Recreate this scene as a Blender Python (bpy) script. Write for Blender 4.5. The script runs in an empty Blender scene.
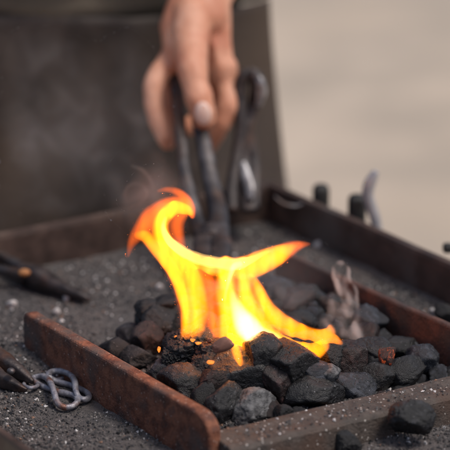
import bpy, bmesh, math, random
import numpy as np
from mathutils import Vector, Matrix, noise
R = math.radians
random.seed(7); rng = np.random.default_rng(11)
sc = bpy.context.scene
col = sc.collection

# ------------------------------------------------------------------ camera
F = 2300.0; PITCH = R(18); CAM = Vector((0, -2.19, .72))
def ray(px, py):
    x = (px-225)/F; y = -(py-225)/F; c, s = math.cos(PITCH), math.sin(PITCH)
    return Vector((x, c+y*s, -s+y*c))
def at(px, py, z=0.0):            # point at height z
    d = ray(px, py); return CAM + d*((z-CAM.z)/d.z)
def aty(px, py, Y):               # point at depth Y
    d = ray(px, py); return CAM + d*((Y-CAM.y)/d.y)
cd = bpy.data.cameras.new('camera'); cam = bpy.data.objects.new('camera', cd); col.objects.link(cam)
cam.location = CAM; cam.rotation_euler = (R(90)-PITCH, 0, 0)
cd.sensor_width = 36; cd.lens = 36*F/450; cd.clip_start = .05; cd.clip_end = 200
cd.dof.use_dof = True; cd.dof.focus_distance = 1.87; cd.dof.aperture_fstop = cd.lens/38.0
cd.dof.aperture_blades = 0
sc.camera = cam

# ------------------------------------------------------------------ light
SUN_EL, SUN_AZ = R(62), R(118)     # azimuth measured from +Y towards +X
w = bpy.data.worlds.new('World'); sc.world = w; w.use_nodes = True
nt = w.node_tree; sky = nt.nodes.new('ShaderNodeTexSky'); sky.sky_type = 'NISHITA'; sky.sun_disc = False
sky.sun_elevation = SUN_EL; sky.sun_rotation = SUN_AZ; sky.air_density = 1.0; sky.dust_density = 4.0; sky.ozone_density = .6
bg = nt.nodes['Background']; bg.inputs[1].default_value = .115
nt.links.new(sky.outputs[0], bg.inputs[0])
sl = bpy.data.lights.new('sun', 'SUN'); sl.energy = 1.7; sl.angle = R(14); sl.color = (1, .93, .83)
so = bpy.data.objects.new('sun', sl); col.objects.link(so)
sd = Vector((math.sin(SUN_AZ)*math.cos(SUN_EL), math.cos(SUN_AZ)*math.cos(SUN_EL), math.sin(SUN_EL)))
so.rotation_euler = sd.to_track_quat('Z', 'Y').to_euler()
sc.view_settings.view_transform = 'Standard'; sc.view_settings.look = 'None'
sc.view_settings.exposure = 0.15; sc.view_settings.gamma = 1
sc.render.engine = 'CYCLES'
sc.cycles.volume_bounces = 1; sc.cycles.max_bounces = 8; sc.cycles.transparent_max_bounces = 24

# ------------------------------------------------------------------ helpers
def tag(o, label=None, cat=None, group=None, kind=None):
    if label: o['label'] = label
    if cat: o['category'] = cat
    if group: o['group'] = group
    if kind: o['kind'] = kind
    return o
def empty(name, loc, label, cat, group=None):
    o = bpy.data.objects.new(name, None); col.objects.link(o); o.location = loc
    o.empty_display_size = .02
    return tag(o, label, cat, group)
def link(name, me, mat, parent=None, smooth=True):
    if mat and not me.materials: me.materials.append(mat)
    if smooth: me.polygons.foreach_set('use_smooth', [True]*len(me.polygons))
    o = bpy.data.objects.new(name, me); col.objects.link(o)
    if parent:
        o.parent = parent; o.matrix_parent_inverse = Matrix.Translation(-parent.location) if parent.type == 'EMPTY' else Matrix.Translation((0, 0, 0))
    return o
def from_bm(name, bm, mat, parent=None, smooth=True):
    bmesh.ops.recalc_face_normals(bm, faces=bm.faces)
    me = bpy.data.meshes.new(name); bm.to_mesh(me); bm.free()
    return link(name, me, mat, parent, smooth)
def fbm(p, o=4, s=1.0, h=1.0):
    return noise.fractal(Vector(p)*s, h, 2.0, o)

def frames(pts):
    n = len(pts); T = []
    for i in range(n):
        a = pts[max(0, i-1)]; b = pts[min(n-1, i+1)]; T.append((b-a).normalized())
    up = Vector((0, 0, 1)) if abs(T[0].z) < .8 else Vector((0, -1, 0))
    U = []; u = (up-T[0]*up.dot(T[0])).normalized()
    for t in T:
        u = (u-t*u.dot(t)).normalized(); U.append(u.copy())
    return T, U
def catmull(pts, k=6, closed=False):
    P = [tuple(p) for p in pts]; n = len(P); out = []
    rngi = range(n if closed else n-1)
    for i in rngi:
        if closed: a, b, c, d = P[(i-1) % n], P[i], P[(i+1) % n], P[(i+2) % n]
        else: a, b, c, d = P[max(0, i-1)], P[i], P[i+1], P[min(n-1, i+2)]
        for j in range(k):
            t = j/k
            out.append(tuple(.5*((2*q)+(-p+r)*t+(2*p-5*q+4*r-s)*t*t+(-p+3*q-3*r+s)*t**3) for p, q, r, s in zip(a, b, c, d)))
    if not closed: out.append(P[-1])
    return out
def tube(bm, pts, rad, seg=12, aspect=1.0, closed=False, rough=0.0, power=2.0):
    pts = [Vector(p) for p in pts]; n = len(pts)
    if not hasattr(rad, '__len__'): rad = [rad]*n
    T, U = frames(pts); rings = []
    for i in range(n):
        u = U[i]; v = T[i].cross(u); ring = []
        for k in range(seg):
            a = 2*math.pi*k/seg; c, s = math.cos(a), math.sin(a)
            c = math.copysign(abs(c)**(2/power), c); s = math.copysign(abs(s)**(2/power), s)
            p = pts[i]+(u*c+v*s*aspect)*rad[i]
            if rough: p += (u*c+v*s)*rough*noise.noise(p*120)
            ring.append(bm.verts.new(p))
        rings.append(ring)
    m = n if closed else n-1
    for i in range(m):
        A, B = rings[i], rings[(i+1) % n]
        for k in range(seg):
            bm.faces.new((A[k], A[(k+1) % seg], B[(k+1) % seg], B[k]))
    if not closed:
        bm.faces.new(rings[0][::-1]); bm.faces.new(rings[-1])
def prism(bm, poly, org, ax, ay, an, th):
    """poly of (a,b) in axes ax, ay, extruded th along an"""
    lo = [bm.verts.new(org+ax*a+ay*b) for a, b in poly]; hi = [bm.verts.new(org+ax*a+ay*b+an*th) for a, b in poly]
    n = len(poly); bm.faces.new(lo[::-1]); bm.faces.new(hi)
    for i in range(n): bm.faces.new((lo[i], lo[(i+1) % n], hi[(i+1) % n], hi[i]))
def bev(o, w, seg=3, ang=30):
    m = o.modifiers.new('bevel', 'BEVEL'); m.width = w; m.segments = seg; m.limit_method = 'ANGLE'; m.angle_limit = R(ang)
def rough_disp(o, strength, size, sub=0):
    if sub:
        s = o.modifiers.new('sub', 'SUBSURF'); s.subdivision_type = 'SIMPLE'; s.levels = sub; s.render_levels = sub
    t = bpy.data.textures.new('wear', 'CLOUDS'); t.noise_scale = size; t.noise_depth = 3
    d = o.modifiers.new('disp', 'DISPLACE'); d.texture = t; d.strength = strength; d.mid_level = .5; d.texture_coords = 'GLOBAL'

# ------------------------------------------------------------------ materials
def M(name, stops, scale=60, detail=6, rough=(.6, .8), metal=0.0, bump=.3, bscale=300, bdist=.001, spec=.5, distort=0.0,
      specks=None, sss=0, coords='Object', layer=None, noise_rough=.6):
    m = bpy.data.materials.new(name); m.use_nodes = True; t = m.node_tree; N = t.nodes; L = t.links
    b = N['Principled BSDF']; tc = N.new('ShaderNodeTexCoord'); co = tc.outputs[coords]
    n1 = N.new('ShaderNodeTexNoise'); n1.inputs['Scale'].default_value = scale; n1.inputs['Detail'].default_value = detail
    n1.inputs['Roughness'].default_value = noise_rough; n1.inputs['Distortion'].default_value = distort
    L.new(co, n1.inputs['Vector'])
    cr = N.new('ShaderNodeValToRGB'); e = cr.color_ramp
    while len(e.elements) < len(stops): e.elements.new(.5)
    for el, (p, c) in zip(e.elements, stops): el.position = p; el.color = (*c, 1)
    L.new(n1.outputs['Fac'], cr.inputs[0]); out = cr.outputs[0]
    def mix(a, bcol, fac):
        mx = N.new('ShaderNodeMix'); mx.data_type = 'RGBA'
        L.new(fac, mx.inputs['Factor']); L.new(a, mx.inputs['A']); mx.inputs['B'].default_value = (*bcol, 1); return mx.outputs['Result']
    if layer:                                       # second tone in large patches
        c2, sc2, lo, hi = layer
        n = N.new('ShaderNodeTexNoise'); n.inputs['Scale'].default_value = sc2; n.inputs['Detail'].default_value = 5; L.new(co, n.inputs['Vector'])
        r = N.new('ShaderNodeMapRange'); r.inputs['From Min'].default_value = lo; r.inputs['From Max'].default_value = hi; L.new(n.outputs['Fac'], r.inputs['Value'])
        out = mix(out, c2, r.outputs[0])
    if specks:
        c3, sc3, thr = specks
        v = N.new('ShaderNodeTexVoronoi'); v.inputs['Scale'].default_value = sc3; L.new(co, v.inputs['Vector'])
        sp = N.new('ShaderNodeSeparateColor'); L.new(v.outputs['Color'], sp.inputs[0])
        g = N.new('ShaderNodeMath'); g.operation = 'GREATER_THAN'; g.inputs[1].default_value = thr; L.new(sp.outputs[0], g.inputs[0])
        l = N.new('ShaderNodeMath'); l.operation = 'LESS_THAN'; l.inputs[1].default_value = .38; L.new(v.outputs['Distance'], l.inputs[0])
        mu = N.new('ShaderNodeMath'); mu.operation = 'MULTIPLY'; L.new(g.outputs[0], mu.inputs[0]); L.new(l.outputs[0], mu.inputs[1])
        out = mix(out, c3, mu.outputs[0])
    L.new(out, b.inputs['Base Color'])
    rr = N.new('ShaderNodeMapRange'); rr.inputs['To Min'].default_value = rough[0]; rr.inputs['To Max'].default_value = rough[1]
    rr.inputs['From Min'].default_value = .3; rr.inputs['From Max'].default_value = .7
    L.new(n1.outputs['Fac'], rr.inputs['Value']); L.new(rr.outputs[0], b.inputs['Roughness'])
    b.inputs['Metallic'].default_value = metal; b.inputs['Specular IOR Level'].default_value = spec
    if sss:
        b.inputs['Subsurface Weight'].default_value = sss; b.inputs['Subsurface Radius'].default_value = (.012, .004, .002); b.inputs['Subsurface Scale'].default_value = 1
    if bump:
        n2 = N.new('ShaderNodeTexNoise'); n2.inputs['Scale'].default_value = bscale; n2.inputs['Detail'].default_value = 6; L.new(co, n2.inputs['Vector'])
        bp = N.new('ShaderNodeBump'); bp.inputs['Strength'].default_value = bump; bp.inputs['Distance'].default_value = bdist
        L.new(n2.outputs['Fac'], bp.inputs['Height']); L.new(bp.outputs[0], b.inputs['Normal'])
    return m
m_rust = M('rusty_steel', [(.3, (.05, .02, .014)), (.45, (.13, .042, .022)), (.58, (.23, .085, .045)), (.75, (.10, .05, .04))], 90, 8, (.6, .9), 0, .8, 500, .0015,
           layer=((.085, .06, .052), 30, .48, .66), specks=((.3, .2, .16), 500, .95))
m_rust2 = M('dull_rusty_steel', [(.3, (.03, .017, .014)), (.48, (.07, .032, .024)), (.62, (.11, .05, .036)), (.75, (.06, .04, .035))], 60, 8, (.6, .9), 0, .8, 400, .0015,
           layer=((.045, .036, .034), 16, .5, .66))
m_rim = M('brown_painted_steel', [(.3, (.026, .017, .014)), (.5, (.052, .031, .025)), (.7, (.085, .055, .043))], 40, 7, (.45, .8), 0, .5, 300, .001,
          layer=((.09, .075, .068), 14, .55, .7))
m_bar_grey = M('dusty_steel', [(.3, (.032, .025, .022)), (.5, (.062, .048, .041)), (.7, (.10, .082, .073))], 120, 8, (.6, .9), 0, .8, 500, .0015,
           layer=((.075, .045, .033), 22, .45, .6), specks=((.35, .32, .3), 420, .93))
m_bed = M('ash_and_cinder', [(.3, (.036, .034, .036)), (.48, (.076, .069, .070)), (.6, (.118, .104, .102)), (.75, (.17, .155, .15))], 140, 10, (.8, 1), 0, 1, 500, .003,
          layer=((.115, .093, .088), 9, .45, .65), specks=((.30, .285, .28), 620, .965), noise_rough=.75)
m_grit = M('dark_cinder', [(.35, (.012, .012, .014)), (.65, (.05, .048, .052))], 200, 4, (.5, .9), 0, .4, 900, .0005)
m_grit2 = M('grey_cinder', [(.35, (.06, .056, .056)), (.65, (.14, .125, .12))], 200, 4, (.7, .9), 0, .4, 900, .0005)
m_grit3 = M('pale_ash_chip', [(.35, (.38, .36, .36)), (.65, (.62, .6, .6))], 200, 4, (.5, .9), 0, .2, 900, .0005)
m_grit4 = M('rust_flake', [(.35, (.14, .07, .045)), (.65, (.28, .17, .12))], 200, 4, (.7, .9), 0, .2, 900, .0005)
def coal_mat(name, ash, tint=(.0055, .0055, .0065), ashcol=(.06, .06, .068), rough=(.3, .66)):
    return M(name, [(.35, tint), (.55, tuple(1.8*c for c in tint)), (.72, tuple(3.2*c for c in tint))], 2.6, 12, rough, 0, .65, 24, .0016, spec=.55,
             layer=(ashcol, 3.5, .66-ash, .95-ash), noise_rough=.75, specks=((.3, .3, .32), 26, .992))
m_coal = coal_mat('black_coal', .04)
m_coal2 = coal_mat('grey_dusted_coal', .12)
m_coal3 = coal_mat('ash_coated_coal', .30, (.018, .018, .02), (.16, .16, .165), (.4, .8))
m_coal4 = coal_mat('reddish_burnt_coal', .14, (.010, .006, .006), (.075, .035, .032))
m_coke = coal_mat('blue_grey_coke', .16, (.008, .009, .013), (.06, .068, .09), (.36, .7))
m_steel = M('worn_steel', [(.3, (.025, .022, .024)), (.5, (.06, .055, .058)), (.7, (.13, .12, .125))], 40, 6, (.3, .5), .6, .4, 300, .001, layer=((.10, .055, .035), 30, .5, .7))
m_dark_iron = M('dark_forged_iron', [(.3, (.018, .015, .016)), (.5, (.042, .034, .034)), (.7, (.08, .06, .056))], 60, 7, (.35, .6), .3, .6, 300, .0012, layer=((.11, .05, .028), 22, .54, .68))
m_link = M('heat_blued_steel', [(.3, (.12, .11, .13)), (.5, (.24, .235, .27)), (.7, (.40, .39, .42))], 130, 8, (.35, .6), .4, .8, 420, .0009, layer=((.16, .075, .055), 60, .5, .62))
m_highlight = M('steel_highlight', [(.35, (.10, .085, .085)), (.6, (.42, .42, .44))], 30, 4, (.35, .5), .6, .2, 200, .0005)  # pale tone for the painted highlights on the looped tongs
m_rivet = M('orange_rust_rivet', [(.3, (.28, .11, .035)), (.7, (.45, .21, .08))], 100, 4, (.5, .8), 0, .5, 400, .001)
m_black = M('black_rubber', [(.3, (.008, .008, .008)), (.7, (.02, .02, .02))], 50, 4, (.5, .8), 0, .2, 300, .0005)
m_skin = M('skin', [(.3, (.42, .16, .095)), (.5, (.56, .265, .17)), (.7, (.68, .38, .27))], 22, 5, (.42, .6), 0, .35, 260, .0012, spec=.4, sss=.12, layer=((.43, .14, .085), 18, .52, .7))
m_nail = M('fingernail', [(.3, (.72, .50, .43)), (.7, (.80, .60, .53))], 40, 3, (.25, .35), 0, 0, spec=.6)
m_apron = M('leather_apron', [(.3, (.016, .012, .010)), (.5, (.040, .029, .025)), (.7, (.088, .068, .060))], 9, 10, (.55, .8), 0, .6, 90, .003, layer=((.060, .040, .028), 4, .48, .65), noise_rough=.72)
m_cloth = M('olive_cloth', [(.3, (.085, .07, .054)), (.7, (.13, .11, .085))], 12, 6, (.8, .95), 0, .5, 200, .002)
m_trouser = M('dark_trousers', [(.3, (.03, .03, .035)), (.7, (.05, .05, .055))], 12, 6, (.8, .95), 0, .4, 200, .002)
m_hair = M('brown_hair', [(.3, (.03, .02, .012)), (.7, (.07, .045, .03))], 40, 6, (.5, .7), 0, .5, 200, .002)
m_ground = M('sandy_ground', [(.3, (.41, .335, .26)), (.5, (.48, .395, .315)), (.7, (.54, .45, .36))], .9, 8, (.85, 1), 0, .5, 20, .01, layer=((.37, .31, .25), 2.6, .42, .62), coords='Object')

# ------------------------------------------------------------------ ground
bm = bmesh.new(); bmesh.ops.create_grid(bm, x_segments=60, y_segments=60, size=60)
for v in bm.verts: v.co.z = -.95
tag(from_bm('ground', bm, m_ground), kind='structure')

# ------------------------------------------------------------------ forge frame axes
AU = Vector((math.cos(R(-57.3)), math.sin(R(-57.3)), 0)); AV = Vector((math.cos(R(32.7)), math.sin(R(32.7)), 0)); AZ = Vector((0, 0, 1))
def uv(p): return p.dot(AU), p.dot(AV)
def W(u, v, z=0): return AU*u+AV*v+AZ*z
RH = .042
u0, v1 = uv(at(270, 182, RH)); _, v0 = uv(at(0, 431, RH)); u1 = uv(at(450, 520, 0))[0]
lb_far, lb_near = at(22, 311, .043), at(209, 419, .043)
rb_a, rb_b = at(275, 249, .042), at(450, 327, .042)
fb_a, fb_b = at(220, 430, .023), at(450, 376, .023)

tbl = empty('forge_table', W((u0+u1)/2, (v0+v1)/2, -.95), 'large steel blacksmith forge table with raised brown rim, covered in ash', 'forge')
def boxbar(name, ua, va, ub, vb, za, zb, mat, parent, bw=.0015):
    bm = bmesh.new(); prism(bm, [(ua, va), (ub, va), (ub, vb), (ua, vb)], AZ*za, AU, AV, AZ, zb-za)
    o = from_bm(name, bm, mat, parent, False); bev(o, bw); return o
boxbar('tray_plate', u0-.004, v0-.004, u1+.004, v1+.004, -.012, -.006, m_rim, tbl)
t_ = .006
def angle_rim(name, a, b, inward):
    bm = bmesh.new(); d = (b-a); n = max(2, int(d.length/.02)); d.normalize()
    poly = [(0, -.03), (t_, -.03), (t_, RH-.004), (t_-.001, RH), (-.001, RH+.001), (-.002, RH-.002)]
    ln = (b-a).length
    rings = []
    for i in range(n+1):
        o = a+d*ln*i/n; wob = inward*(.0012*noise.noise(o*9)); zz = .0012*noise.noise(o*7+Vector((3, 3, 3)))
        rings.append([bm.verts.new(Vector((o.x, o.y, 0))+wob+inward*p+AZ*(q+zz)) for p, q in poly])
    for A, B in zip(rings, rings[1:]):
        for k in range(len(poly)): bm.faces.new((A[k], A[(k+1) % len(poly)], B[(k+1) % len(poly)], B[k]))
    bm.faces.new(rings[0]); bm.faces.new(rings[-1][::-1])
    return from_bm(name, bm, m_rim, tbl, False)
angle_rim('rim', W(u0, v0), W(u0, v1), AU)
angle_rim('rim', W(u0+.004, v1), W(u1, v1), -AV)
angle_rim('rim', W(u0+.004, v0), W(u1, v0), AV)
angle_rim('rim', W(u1, v0+.002), W(u1, v1-.002), -AU)
for a in (u0+.04, u1-.04):
    for b in (v0+.04, v1-.04):
        bm = bmesh.new(); prism(bm, [(a-.02, b-.02), (a+.02, b-.02), (a+.02, b+.02), (a-.02, b+.02)], AZ*-.948, AU, AV, AZ, .934)
        o = from_bm('leg', bm, m_rim, tbl, False); bev(o, .002)

# ash bed
def inside(u, v):
    return uv(lb_near)[1] < v < uv(rb_b)[1] and u < uv(fb_b)[0]
def bed_z(p):
    u, v = uv(p)
    z = .0022*noise.noise(p*18)+.0012*noise.noise(p*60)+.0007*noise.noise(p*170)
    e = min(abs(u-u0), abs(v-v1), abs(v-v0)); z += .006*max(0, 1-e/.03)**2
    # drift against the far end of the left bar
    d = (p-Vector((lb_far.x, lb_far.y, 0))).length; z += .011*math.exp(-(d/.06)**2)
    return z
nu, nv = 300, 250; bm = bmesh.new(); G = []
for i in range(nu+1):
    row = []
    for j in range(nv+1):
        p = W(u0+.005+(u1-u0-.01)*i/nu, v0+.005+(v1-v0-.01)*j/nv); row.append(bm.verts.new((p.x, p.y, bed_z(p))))
    G.append(row)
for i in range(nu):
    for j in range(nv): bm.faces.new((G[i][j], G[i+1][j], G[i+1][j+1], G[i][j+1]))
tag(from_bm('ash_bed', bm, m_bed), 'grey and brown ash covering the forge tray', 'ash', kind='stuff')

# loose grit
OCT = np.array([(1, 0, 0), (-1, 0, 0), (0, 1, 0), (0, -1, 0), (0, 0, 1), (0, 0, -1)], float)
OF = np.array([(0, 2, 4), (2, 1, 4), (1, 3, 4), (3, 0, 4), (2, 0, 5), (1, 2, 5), (3, 1, 5), (0, 3, 5)])
def grit(name, n, smin, smax, zfun, sampler, mats, probs, label, cat):
    V = []; Fs = []; mi = []
    for i in range(n):
        p = sampler(); s = smin*(smax/smin)**(random.random()**2.2)
        q = OCT*rng.uniform(.55, 1.2, (6, 1))+rng.normal(0, .18, (6, 3)); q[:, 2] *= .7
        a = random.random()*6.28; c, sn = math.cos(a), math.sin(a)
        q = q@np.array([[c, sn, 0], [-sn, c, 0], [0, 0, 1]])
        t = random.random()*1.2; c, sn = math.cos(t), math.sin(t); q = q@np.array([[1, 0, 0], [0, c, sn], [0, -sn, c]])
        V.append(q*s+np.array((p.x, p.y, zfun(p)+s*.35))); Fs.append(OF+6*i); mi += [int(rng.choice(len(mats), p=probs))]*8
    me = bpy.data.meshes.new(name); me.from_pydata(np.concatenate(V).tolist(), [], np.concatenate(Fs).tolist())
    for m in mats: me.materials.append(m)
    me.polygons.foreach_set('material_index', mi)
    o = bpy.data.objects.new(name, me); col.objects.link(o); return tag(o, label, cat, kind='stuff')
def samp_bed():
    while True:
        if random.random() < .7: p = at(random.uniform(-10, 460), random.uniform(185, 470), 0)
        else: p = W(random.uniform(u0+.01, u1-.01), random.uniform(v0+.01, v1-.01))
        u, v = uv(p)
        if noise.noise(Vector((p.x*14, p.y*14, 3)))+.35*noise.noise(Vector((p.x*60, p.y*60, 5)))+random.uniform(-.45, .6) < 0: continue
        if u0+.008 < u < u1 and v0+.008 < v < v1-.008: return Vector((p.x, p.y, 0))
grit('cinder_grit', 46000, .0005, .0022, bed_z, samp_bed, [m_grit, m_grit2, m_grit3, m_grit4], [.52, .41, .045, .025],
     'fine black and grey cinder grit scattered over the forge table', 'grit')

# ------------------------------------------------------------------ loose iron bars of the fire box
# left bar: solid flat bar on edge
d = (lb_near-lb_far); d.z = 0; L = d.length; dn = d.normalized(); nn = Vector((-dn.y, dn.x, 0))
if nn.x < 0: nn = -nn
H = .043; r1 = .020; poly = [(0, -.006), (L, -.006)]
poly += [(L, H-r1)]+[(L-r1+r1*math.cos(a), H-r1*.8+r1*.8*math.sin(a)) for a in [R(x) for x in (15, 30, 45, 60, 75, 90)]]
poly += [(L*k/12, H+.0007*noise.noise(Vector((k*1.7, 0, 0)))) for k in range(10, 0, -1)]
poly += [(.008-.008*math.sin(R(x)), H-.008+.008*math.cos(R(x))) for x in (0, 30, 60, 90)]
bm = bmesh.new(); o0 = Vector((lb_far.x, lb_far.y, 0)); prism(bm, poly, o0, dn, AZ, nn, .012)
o = from_bm('iron_bar', bm, m_rust, None, False); bev(o, .0028, 3, 40)
tag(o, 'red rusty flat iron bar on edge along the left side of the coals', 'iron bar', 'iron bars framing the fire')
# front bar: low angle with broad dusty top plate
d = (fb_b-fb_a); d.z = 0; dn2 = d.normalized(); nf = Vector((dn2.y, -dn2.x, 0)); L2 = d.length+.06
prof = [(0, .023), (.008, .0238), (.018, .0228), (.028, .0232), (.033, .0222), (.0352, .0195), (.0365, .008), (.038, -.006), (0, -.006)]
bm = bmesh.new(); rings = []
n = 60
for i in range(n+1):
    o_ = Vector((fb_a.x, fb_a.y, 0))-dn2*.011+dn2*L2*i/n
    rings.append([bm.verts.new(o_+nf*(a+.0012*noise.noise(o_*25+Vector((0, 0, a*30))))+AZ*(b+(.0012*noise.noise(o_*30+Vector((a*40, 0, 0))) if b > 0 else 0))) for a, b in prof])
for A, B in zip(rings, rings[1:]):
    for k in range(len(prof)): bm.faces.new((A[k], A[(k+1) % len(prof)], B[(k+1) % len(prof)], B[k]))
bm.faces.new(rings[0]); bm.faces.new(rings[-1][::-1])
o = from_bm('iron_bar', bm, m_bar_grey, None, False); bev(o, .0012, 2, 35)
tag(o, 'wide low grey iron bar with ash specks along the front of the coals', 'iron bar', 'iron bars framing the fire')
# right bar
d = (rb_b-rb_a); d.z = 0; dn3 = d.normalized(); n3 = Vector((-dn3.y, dn3.x, 0)); L3 = d.length+.045
if n3.x < 0: n3 = -n3
bm = bmesh.new(); rings = []; prof = [(0, -.006), (0, .040), (.001, .042), (.006, .042), (.007, .040), (.0075, .006), (.035, .005), (.035, -.006)]
for i in range(41):
    o_ = Vector((rb_a.x, rb_a.y, 0))+dn3*L3*i/40
    rings.append([bm.verts.new(o_+n3*(a+.001*noise.noise(o_*20))+AZ*(b+(.001*noise.noise(o_*15) if b > 0 else 0))) for a, b in prof])
for A, B in zip(rings, rings[1:]):
    for k in range(len(prof)): bm.faces.new((A[k], A[(k+1) % len(prof)], B[(k+1) % len(prof)], B[k]))
bm.faces.new(rings[0]); bm.faces.new(rings[-1][::-1])
o = from_bm('iron_bar', bm, m_rust2, None, False); bev(o, .001, 2, 35)
tag(o, 'long rusty angle iron standing behind the coals on the right side', 'iron bar', 'iron bars framing the fire')
# grit lying on the front bar top
def samp_front():
    a = random.uniform(0, L2); b = .002+.030*random.random(); return Vector((fb_a.x, fb_a.y, 0))+dn2*a+nf*b
grit('ash_chips', 700, .0004, .0017, lambda p: .0232, samp_front, [m_grit, m_grit2, m_grit3, m_grit4], [.36, .44, .10, .10],
     'pale ash chips lying on top of the front bar', 'ash chips')

# ------------------------------------------------------------------ coal
def coal_mesh(seed, sub=4, crust=0.0):
    rs = random.Random(seed); bm = bmesh.new(); bmesh.ops.create_icosphere(bm, subdivisions=sub, radius=1)
    pl = []
    for _ in range(rs.randint(8, 11)):
        n = Vector((rs.gauss(0, 1), rs.gauss(0, 1), rs.gauss(0, 1))).normalized(); pl.append((n, rs.uniform(.52, .86)))
    for _ in range(5):
        n = Vector((rs.gauss(0, 1), rs.gauss(0, 1), rs.gauss(0, 1))).normalized(); pl.append((n, rs.uniform(.82, .98)))
    off = Vector((rs.uniform(-50, 50), rs.uniform(-50, 50), rs.uniform(-50, 50)))
    for v in bm.verts:
        d = v.co.normalized(); acc = 1.0
        dw = (d+.05*noise.noise_vector(d*2.2+off)).normalized()
        for n, h in pl:
            c = dw.dot(n)
            if c > .05: acc += (c/h)**60
        r = acc**(-1/60)
        r += .03*noise.noise(d*1.7+off)+.022*noise.noise(d*5+off)
        r += .016*(1-abs(noise.noise(d*8+off))*2)+.012*noise.noise(d*17+off)+.010*noise.noise(d*36+off)
        cz = abs(noise.noise(d*2.3+off*3)); r -= .13*max(0, .06-cz)/.06*max(0, .3+noise.noise(d*2+off))
        if crust: r += crust*(abs(noise.noise(d*6+off))-.2)+crust*.5*noise.noise(d*14+off)
        v.co = d*r
    me = bpy.data.meshes.new('coal_lump'); bm.to_mesh(me); bm.free()
    me.polygons.foreach_set('use_smooth', [True]*len(me.polygons)); return me
def put(name, me, mat, p, sx, sy, sz, rot, own=True):
    if own: me.materials.append(mat)
    o = bpy.data.objects.new(name, me); col.objects.link(o); o.location = p; o.scale = (sx, sy, sz); o.rotation_euler = rot
    return o
def pxm(p): return F/((p-CAM).dot(ray(225, 225)))
# (px, py, w, h, z_centre, roll, material, label)
big = [
 (315, 392, 60, 34, .018, -.06, m_coal, 'widest flat-topped coal block resting against the front bar'),
 (254, 410, 38, 33, .014, .1, m_coal3, 'light grey ash-coated rounded coal touching the front bar'),
 (241, 379, 62, 50, .026, .1, m_coal, 'largest dark brown-black coal at the centre front of the fire'),
 (279, 383, 38, 46, .026, -.3, m_coal4, 'tall dark coal wedged between the centre coal and the wide flat block'),
 (262, 356, 36, 36, .046, .2, m_coal, 'pointed coal right at the foot of the white-hot flame'),
 (291, 362, 42, 40, .042, -.1, m_coal, 'rounded black coal standing just below the flame, above the wide flat block'),
 (331, 371, 17, 17, .034, .3, m_coal3, 'tiny pale ash-grey nugget above the wide flat block'),
 (315, 372, 36, 18, .032, .1, m_coke, 'low rough coal between the rounded coal and pale nugget'),
 (352, 363, 31, 40, .026, -.3, m_coal4, 'dark coal with reddish upper edge right of the pale nugget'),
 (355, 384, 36, 30, .016, .2, m_coke, 'bluish coal beside the right end of the wide flat block'),
 (377, 380, 34, 26, .014, -.1, m_coal2, 'dull coal below the glowing orange coal'),
 (403, 374, 38, 26, .014, -.35, m_coal, 'dark slab coal leaning right of the dull coal at the front bar'),
 (424, 362, 34, 30, .016, .1, m_coke, 'rightmost coal lump in the fire, near the corner of the bars'),
 (331, 351, 36, 28, .038, .1, m_coal, 'dark coal beneath the tip of the right lower flame'),
 (372, 352, 32, 28, .026, .4, m_coal2, 'grey coal directly left of the glowing orange coal'),
 (402, 350, 30, 22, .018, .1, m_coal, 'small dark coal right of the glowing orange coal'),
 (222, 408, 34, 44, .014, .3, m_coal2, 'upright grey-black coal at the near end of the rusty left bar'),
 (206, 396, 24, 24, .022, .2, m_coal, 'small coal tucked between left bar and the largest coal'),
 (186, 388, 46, 36, .020, .2, m_coal2, 'broad dusty coal lying along the rusty left bar'),
 (212, 378, 32, 18, .034, -.4, m_coal4, 'long thin reddish-grey coal leaning left of the largest coal'),
 (166, 374, 32, 24, .020, .1, m_coke, 'blue-grey ashy coal by the middle of the left bar'),
 (115, 349, 27, 25, .020, .1, m_coal, 'leftmost black coal behind the rusty bar'),
 (148, 340, 27, 28, .024, .1, m_coal4, 'dark coal just left of the small orange glow'),
 (163, 324, 34, 30, .026, .2, m_coal, 'rear black coal left of the base of the flame'),
 (129, 333, 20, 18, .014, .2, m_coke, 'small grey coal behind the leftmost black coal'),
 (140, 361, 34, 24, .014, .1, m_coal2, 'dull coal half hidden behind the left bar'),
 (412, 418, 40, 36, .022, .2, m_coal2, 'loose black coal lump fallen outside the front bar'),
 (345, 443, 30, 22, .006, .2, m_coal, 'blurred dark coal at the bottom edge outside the front bar'),
 (444, 313, 26, 16, .008, .2, m_coal, 'dark coal outside the right bar at the right edge'),
]
occ = []
for i, (px, py, w_, h_, z, roll, mt, lab) in enumerate(big):
    p = at(px, py, z); k = pxm(p)
    lone = i >= len(big)-3; me = coal_mesh((170 if lone else 100)+i, 5 if w_ > 28 else 4, .10 if lone else .045); w_, h_ = (w_*.86, h_*.86) if lone else (w_, h_); o = put('coal_lump', me, mt, p, w_/2/k*1.38, (w_+h_)/4/k*1.3, h_/2/k*1.38, (random.uniform(-.15, .15), roll, random.uniform(-.5, .5)))
    tag(o, lab, 'coal', 'coal lumps of the fire'); occ.append((p, (w_+h_)/4/k))
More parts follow.
